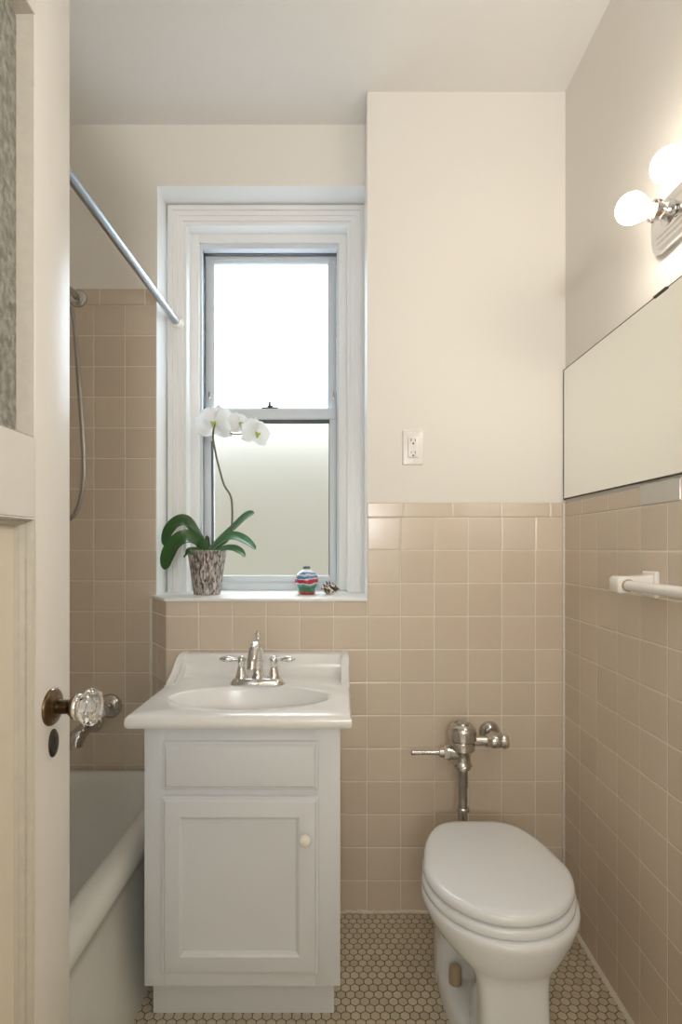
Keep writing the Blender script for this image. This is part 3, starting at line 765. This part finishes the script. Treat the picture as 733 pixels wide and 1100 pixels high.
# ------------------------------------------------------------------ wall mirror
b = MB().box(XR+.0005, XR+.0055, .25, YN-.001, CAPZ1+.014, 1.753)
t = thing('wall_mirror', (XR+.003, 1.0, CAPZ1+.014), 'frameless rectangular mirror on the right wall above the tile', 'mirror')
bm_ = MB().box(XR-.0025, XR+.0055, .25, YN-.002, 1.3385, 1.753); b.bm.free()
bm_.build('glass', 'mirror', t, smooth=False)
b = MB().box(XR-.0035, XR+.0052, .25, YN-.002, 1.3362, 1.3388).box(XR-.0030, XR+.0052, .25, YN-.002, 1.7528, 1.7548).box(XR-.0030, XR+.005, YN-.0022, YN-.0002, 1.3345, 1.7548)
b.box(XR-.006, XR+.0052, 1.185, 1.235, 1.7515, 1.7565, bev=.001)
b.build('edge_channel', 'bronze', t, smooth=False)

# ------------------------------------------------------------------ vanity light bar
LZ = 1.892
t = thing('vanity_light', (XR, .92, LZ), 'chrome strip vanity light with bare lit bulbs above the mirror', 'light fixture')
def plate(hh, y0, y1, xw, xf, r):
    pts = []
    for cy, cz, a0 in ((y1-r, LZ+hh-r, 0), (y0+r, LZ+hh-r, PI/2), (y0+r, LZ-hh+r, PI), (y1-r, LZ-hh+r, 1.5*PI)):
        for q in range(7):
            a = a0+PI/2*q/6; pts.append((cy+r*math.cos(a), cz+r*math.sin(a)))
    return pts
b = MB()
for hh, e_, xf, r in ((.054, 0, .010, .03), (.046, .008, .016, .026), (.038, .016, .021, .022), (.030, .024, .025, .02)):
    b.prism(plate(hh, .58+e_, 1.232-e_, 0, 0, r), 'x', XR+.007, XR-xf, bev=.0018, seg=2)
b.build('backplate', 'chrome', t, angle=30)
tilt = Vector((-1, 0, .10)).normalized()
for i, y in enumerate((1.145, 1.015, .885, .755, .645)[:4]):
    o_ = Vector((XR-.022, y, LZ+.002))
    sk = MB().lathe([(.026, 0), (.026, .003), (.020, .008), (.0165, .014), (.0175, .024), (.0215, .034), (.0225, .037), (.0205, .037), (.0165, .030), (.0165, .022)], o_, tilt, 28, cap1=True)
    skt = sk.build('socket_cup', 'chrome', t, angle=50)
    for a in range(4):
        b = MB()
        q = Vector((0, 0, 1)).rotation_difference(tilt)
        ang = PI/4+a*PI/2
        nrm = q @ Vector((math.cos(ang), math.sin(ang), 0))
        b.lathe([(.0052, 0), (.0052, .002)], o_+tilt*.030+nrm*.0195, nrm, 14)
        b.build('vent_hole', 'socket', skt)
    o2 = o_+tilt*.026
    bl = MB().lathe([(.0135, 0), (.0135, .010), (.0150, .016), (.0165, .022)], o2, tilt, 28, cap1=False)
    bl.build('bulb_collar', 'bulbneck', skt, angle=50)
    R_ = .031
    pr = [(.0165, .022), (.0195, .026)] + [(R_*math.sin(a), .056-R_*math.cos(a)) for a in [PI*(.26+.74*j/16) for j in range(17)]]
    MB().lathe(pr, o2, tilt, 32).build('bulb', 'bulb', t, angle=80)

# ------------------------------------------------------------------ towel bar
tz = 1.095
t = thing('towel_bar', (XR, 1.24, tz), 'white towel bar on white square holders below the mirror', 'towel bar')
for yy in (1.245, .63):
    b = MB()
    b.box(XR-.011, XR+.001, yy-.027, yy+.027, tz-.032, tz+.030, bev=.004, seg=3)
    b.prism([(XR-.008, tz-.026), (XR-.008, tz+.022), (XR-.05, tz+.018), (XR-.086, tz+.0185), (XR-.092, tz+.013), (XR-.092, tz-.016), (XR-.086, tz-.021), (XR-.05, tz-.0205)], 'y', yy-.020, yy+.020, bev=.004, seg=3)
    b.build('holder', 'towelwhite', t, angle=50)
MB().lathe([(.0145, 0), (.0145, .0035)], (XR-.068, 1.2255, tz-.002), (0, -1, 0), 28).build('rod_socket', 'boltcap', t)
MB().tube([(XR-.068, 1.228, tz-.002), (XR-.068, .95, tz-.002), (XR-.068, .648, tz-.002)], .0118, 24).build('rod', 'towelwhite', t)

# ------------------------------------------------------------------ wall outlet
ox, oz, oy = .2337, 1.505, YN+.006
t = thing('wall_outlet', (ox, oy, oz), 'white electrical outlet plate with two sockets on the cream wall', 'outlet')
MB().box(ox-.0338, ox+.0338, oy-.006, oy+.001, oz-.0565, oz+.0565, bev=.003, seg=3).build('cover_plate', 'plate', t)
b = MB().box(ox-.0168, ox+.0168, oy-.0075, oy-.004, oz-.0335, oz+.0335, bev=.0012).box(ox-.0175, ox+.0175, oy-.0063, oy-.004, oz-.0345, oz+.0345)
rc = b.build('receptacle', 'plate', t)
for s_ in (-1, 1):
    b = MB()
    c = oz+s_*.0195
    b.box(ox-.0075, ox-.0055, oy-.0079, oy-.007, c-.001, c+.008); b.box(ox+.0055, ox+.0075, oy-.0079, oy-.007, c-.001, c+.007)
    b.lathe([(.0028, 0), (.0028, .0006)], (ox, oy-.0073, c-.0075), (0, -1, 0), 16)
    b.build('socket_slots', 'black', rc)
MB().box(ox-.0155, ox+.0155, oy-.0080, oy-.007, oz-.0338, oz-.0325).box(ox-.0178, ox-.0170, oy-.0068, oy-.0055, oz-.0345, oz+.0345).build('shadow_strip', 'boltcap', rc)  # thin brown strips draw the shadow line at the receptacle edges
for s_ in (-1, 1):
    MB().lathe([(.003, 0), (.003, .001)], (ox, oy-.0058, oz+s_*.048), (0, -1, 0), 14).build('screw', 'plate', t)

# ------------------------------------------------------------------ orchid
SZ = 1.016
px0, py0 = -.474, 1.900
t = thing('potted_orchid', (px0, py0, SZ), 'white orchid in a bark-patterned pot at the left end of the window sill', 'potted plant')
MB().lathe([(.042, 0), (.0455, .002), (.050, .03), (.0595, .10), (.0675, .150), (.0690, .154), (.0680, .156), (.0635, .154), (.0610, .142)], (px0, py0, SZ), (0, 0, 1), 40, cap1=True).build('pot', 'bark', t, angle=40)
MB().lathe([(.062, 0), (.03, .006), (0, .008)], (px0, py0, SZ+.138), (0, 0, 1), 30).build('bark_mix', 'soil', t)
KP = 577/1.90
def P(px, py, y=1.90): return Vector(((px-366)*y/577, y, CAM_Z+(589-py)*y/577))
MB().tube([P(228.2, 596), P(228.0, 540), P(227.6, 474)], .0042, 10).build('stake', 'stake', t)
stp = [P(227.5, 594), P(236, 586.5), P(244.5, 580), P(248.5, 566, 1.895), P(249, 545, 1.89), P(247, 532, 1.89), P(240.5, 521, 1.89), P(236, 506, 1.892), P(231.5, 488, 1.893), P(228.8, 472, 1.893), P(229, 462, 1.888), P(231, 455, 1.885)]
MB().tube(smooth_path(stp, 6), .0036, 10).build('flower_stem', 'stem', t)
br_ = [P(231, 457, 1.887), P(238, 461.5, 1.888), P(244, 463.5, 1.888), P(250, 460, 1.885), P(257, 454.5, 1.885)]
br2 = [P(244, 463.2, 1.888), P(250, 466.2, 1.885), P(258, 466.4, 1.882), P(266, 463, 1.878)]
MB().tube(smooth_path(br_, 5), .0022, 8).tube(smooth_path(br2, 5), .0022, 8).build('flower_branch', 'stem', t)

def leaf(path, wmax, side, fold=.25):
    """a strap leaf: centre line, width profile, shallow fold, real thickness"""
    pts = smooth_path(path, 8); n = len(pts)
    sides = [Vector(q) for q in side]
    top, bot = [], []
    b = MB(); rings = []
    for i, p in enumerate(pts):
        u = i/(n-1)
        a = pts[max(0, i-1)]; c = pts[min(n-1, i+1)]; T_ = (c-a).normalized()
        f = u*(len(sides)-1); q0 = min(int(f), len(sides)-2) if len(sides) > 1 else 0
        sd = sides[0] if len(sides) == 1 else sides[q0].lerp(sides[q0+1], f-q0)
        w = (sd - T_*sd.dot(T_)).normalized(); nn = T_.cross(w).normalized()
        if nn.z < 0: nn = -nn
        hw = wmax*(0.42+0.58*math.sin(min(1, u*1.25)*PI/2))*(1 if u < .62 else max(.03, math.sqrt(max(0, 1-((u-.62)/.38)**2.2))))
        th = .0016
        ring = []
        for k in range(-3, 4): ring.append(p + w*hw*k/3 + nn*(hw*fold*(abs(k)/3)**1.4 + th))
        for k in range(3, -4, -1): ring.append(p + w*hw*k/3 + nn*(hw*fold*(abs(k)/3)**1.4 - th))
        rings.append(ring)
    b.loft(rings); return b
Z1 = 1.885
leaf([P(222, 592, 1.90), P(211, 574, 1.885), P(200, 560, 1.875), P(190, 561, 1.865), P(181, 571, 1.86), P(175.5, 586, 1.86)], .024, [(.8, .4, .6), (.1, .5, .85), (-.9, .2, .4)]).build('leaf', 'leaf', t, angle=60)
leaf([P(221, 592, 1.89), P(211, 580, 1.87), P(200, 576.5, 1.85), P(189, 583, 1.835), P(181, 596, 1.828), P(176, 612, 1.828)], .030, [(.8, .4, .6), (.1, .5, .85), (-.9, .1, .4)]).build('leaf', 'leaf', t, angle=60)
leaf([P(216, 591, 1.88), P(209, 592, 1.86), P(203, 594, 1.845), P(197, 599, 1.835)], .018, [(.3, .8, .4), (.5, .5, .6)]).build('leaf', 'leaf', t, angle=60)
leaf([P(222, 593, 1.90), P(236, 580, 1.91), P(251, 567, 1.915), P(264, 555, 1.91), P(273, 550.5, 1.905)], .020, [(-.3, .75, .6)]).build('leaf', 'leaf_light', t, angle=60)
leaf([P(225, 594, 1.89), P(236, 583, 1.88), P(249, 576, 1.87), P(262, 580, 1.86), P(274.5, 590, 1.85)], .019, [(-.25, .65, .72)]).build('leaf', 'leaf_light', t, angle=60)
leaf([P(228, 594, 1.88), P(240, 589, 1.865), P(251, 589, 1.85), P(258, 593, 1.84), P(262.5, 598.5, 1.835)], .014, [(-.25, .65, .7)]).build('leaf', 'leaf_light', t, angle=60)
leaf([P(226, 593, 1.92), P(222.5, 583, 1.925), P(222, 575, 1.925)], .009, [(1, .3, 0)]).build('leaf', 'leaf', t, angle=60)

def flower(c, nrm, up, size, name='flower'):
    """moth-orchid bloom: three sepals, two broad petals, lip and column"""
    n_ = Vector(nrm).normalized(); u_ = Vector(up); u_ = (u_-n_*u_.dot(n_)).normalized(); r_ = u_.cross(n_)
    c = Vector(c)
    b = MB()
    def petal(ang, ln, wd, back, ripple, lift=0.0):
        d = r_*math.cos(ang)+u_*math.sin(ang); e = n_.cross(d)
        nr, ns = 9, 10
        for sgn in (1,):
            rows = []
            for i in range(nr):
                v = i/(nr-1)
                w = wd*math.sin(PI*min(1, .06+.94*v)**.85)**.6 if 0 < v < 1 else wd*.12
                if v == 1: w = wd*.10
                row = []
                for k in range(ns+1):
                    s_ = -1+2*k/ns
                    z = lift - back*v*v*ln + ripple*ln*math.sin(v*5+s_*3)*abs(s_) - .12*wd*s_*s_
                    row.append(c + d*(ln*v*(1-.10*s_*s_)) + e*w*s_ + n_*z)
                rows.append(row)
            # thicken
            b._mark()
            th = n_*.0007
            A = [[b.bm.verts.new(q+th) for q in r] for r in rows]; Bq = [[b.bm.verts.new(q-th) for q in r] for r in rows]
            for i in range(nr-1):
                for k in range(ns):
                    b.bm.faces.new((A[i][k], A[i][k+1], A[i+1][k+1], A[i+1][k])); b.bm.faces.new((Bq[i][k], Bq[i+1][k], Bq[i+1][k+1], Bq[i][k+1]))
            for i in range(nr-1):
                for k in (0, ns): b.bm.faces.new((A[i][k], A[i+1][k], Bq[i+1][k], Bq[i][k]))
            for k in range(ns):
                for i in (0, nr-1): b.bm.faces.new((A[i][k], A[i][k+1], Bq[i][k+1], Bq[i][k]))
            b._done(0)
    petal(PI/2, size*.50, size*.24, .25, .03)
    petal(PI/2+2.15, size*.50, size*.21, .25, .03); petal(PI/2-2.15, size*.50, size*.21, .25, .03)
    petal(.22, size*.54, size*.36, .10, .05, .002); petal(PI-.22, size*.54, size*.36, .10, .05, .002)
    o = b.build(name, 'petal', t, angle=70)
    b = MB()
    b.tube([c+n_*.001, c+n_*.008-u_*.002, c+n_*.013-u_*.004], [.004, .0042, .003], 12)
    b.tube([c+n_*.004-u_*.004, c+n_*.012-u_*.010, c+n_*.010-u_*.019], [.003, .0055, .002], 12)
    for s_ in (-1, 1): b.tube([c+n_*.004-u_*.003, c+n_*.011+r_*s_*.007-u_*.004, c+n_*.013+r_*s_*.009+u_*.002], [.002, .004, .001], 10)
    b.build('lip', 'lip', o, angle=60)
flower(P(230, 454, 1.886), (-.12, -1, .12), (.08, 0, 1), .150)
flower(P(258, 455, 1.892), (.75, -.65, .2), (-.1, 0, 1), .100)
flower(P(275, 465, 1.880), (.66, -.75, -.05), (.15, 0, 1), .118)

# ------------------------------------------------------------------ sand bottle and shell
bx0, by0 = -.1215, 1.900
t = thing('sand_bottle', (bx0, by0, SZ), 'small round glass bottle of layered coloured sand on the window sill', 'ornament')
pr = [(.026, 0), (.029, .002), (.030, .005)] + [(.0425*math.sin(a), .046-.0425*math.cos(a)) for a in [PI*(.28+.60*j/20) for j in range(21)]] + [(.0125, .0865), (.0125, .090)]
MB().lathe(pr, (bx0, by0, SZ), (0, 0, 1), 36).build('bottle', 'sand', t, angle=60)
MB().lathe([(.0115, 0), (.0125, .003), (.0130, .008), (.0105, .0105), (0, .011)], (bx0, by0, SZ+.0875), (0, 0, 1), 20).build('stopper', 'cork', t, angle=60)

qx, qy = -.0385, 1.893
t = thing('spiny_shell', (qx, qy, SZ), 'small cream and brown spiny seashell beside the sand bottle', 'seashell')
ax = Vector((1, .12, -.10)).normalized(); org = Vector((qx-.032, qy, SZ+.021))
MB().lathe([(0, 0), (.005, .003), (.010, .010), (.017, .020), (.0195, .030), (.0175, .040), (.012, .052), (.006, .062), (.002, .068)], org, ax, 28).build('whorl', 'shell', t, angle=60)
b = MB()
q = Vector((0, 0, 1)).rotation_difference(ax)
for h, r, L_, cnt in ((.011, .011, .012, 6), (.021, .017, .015, 8), (.031, .0190, .014, 8), (.043, .0150, .013, 7), (.053, .0105, .010, 5)):
    for k in range(cnt):
        a = 2*PI*k/cnt+h*60; d = q @ Vector((math.cos(a), math.sin(a), 0))
        if d.z < -.55: continue
        p0 = org+ax*h+d*(r-.002)
        b.tube([p0, p0+d*L_*.55-ax*.002, p0+d*L_-ax*.006], [.0030, .0018, .0004], 7)
b.build('spines', 'shelldark', t, angle=60)
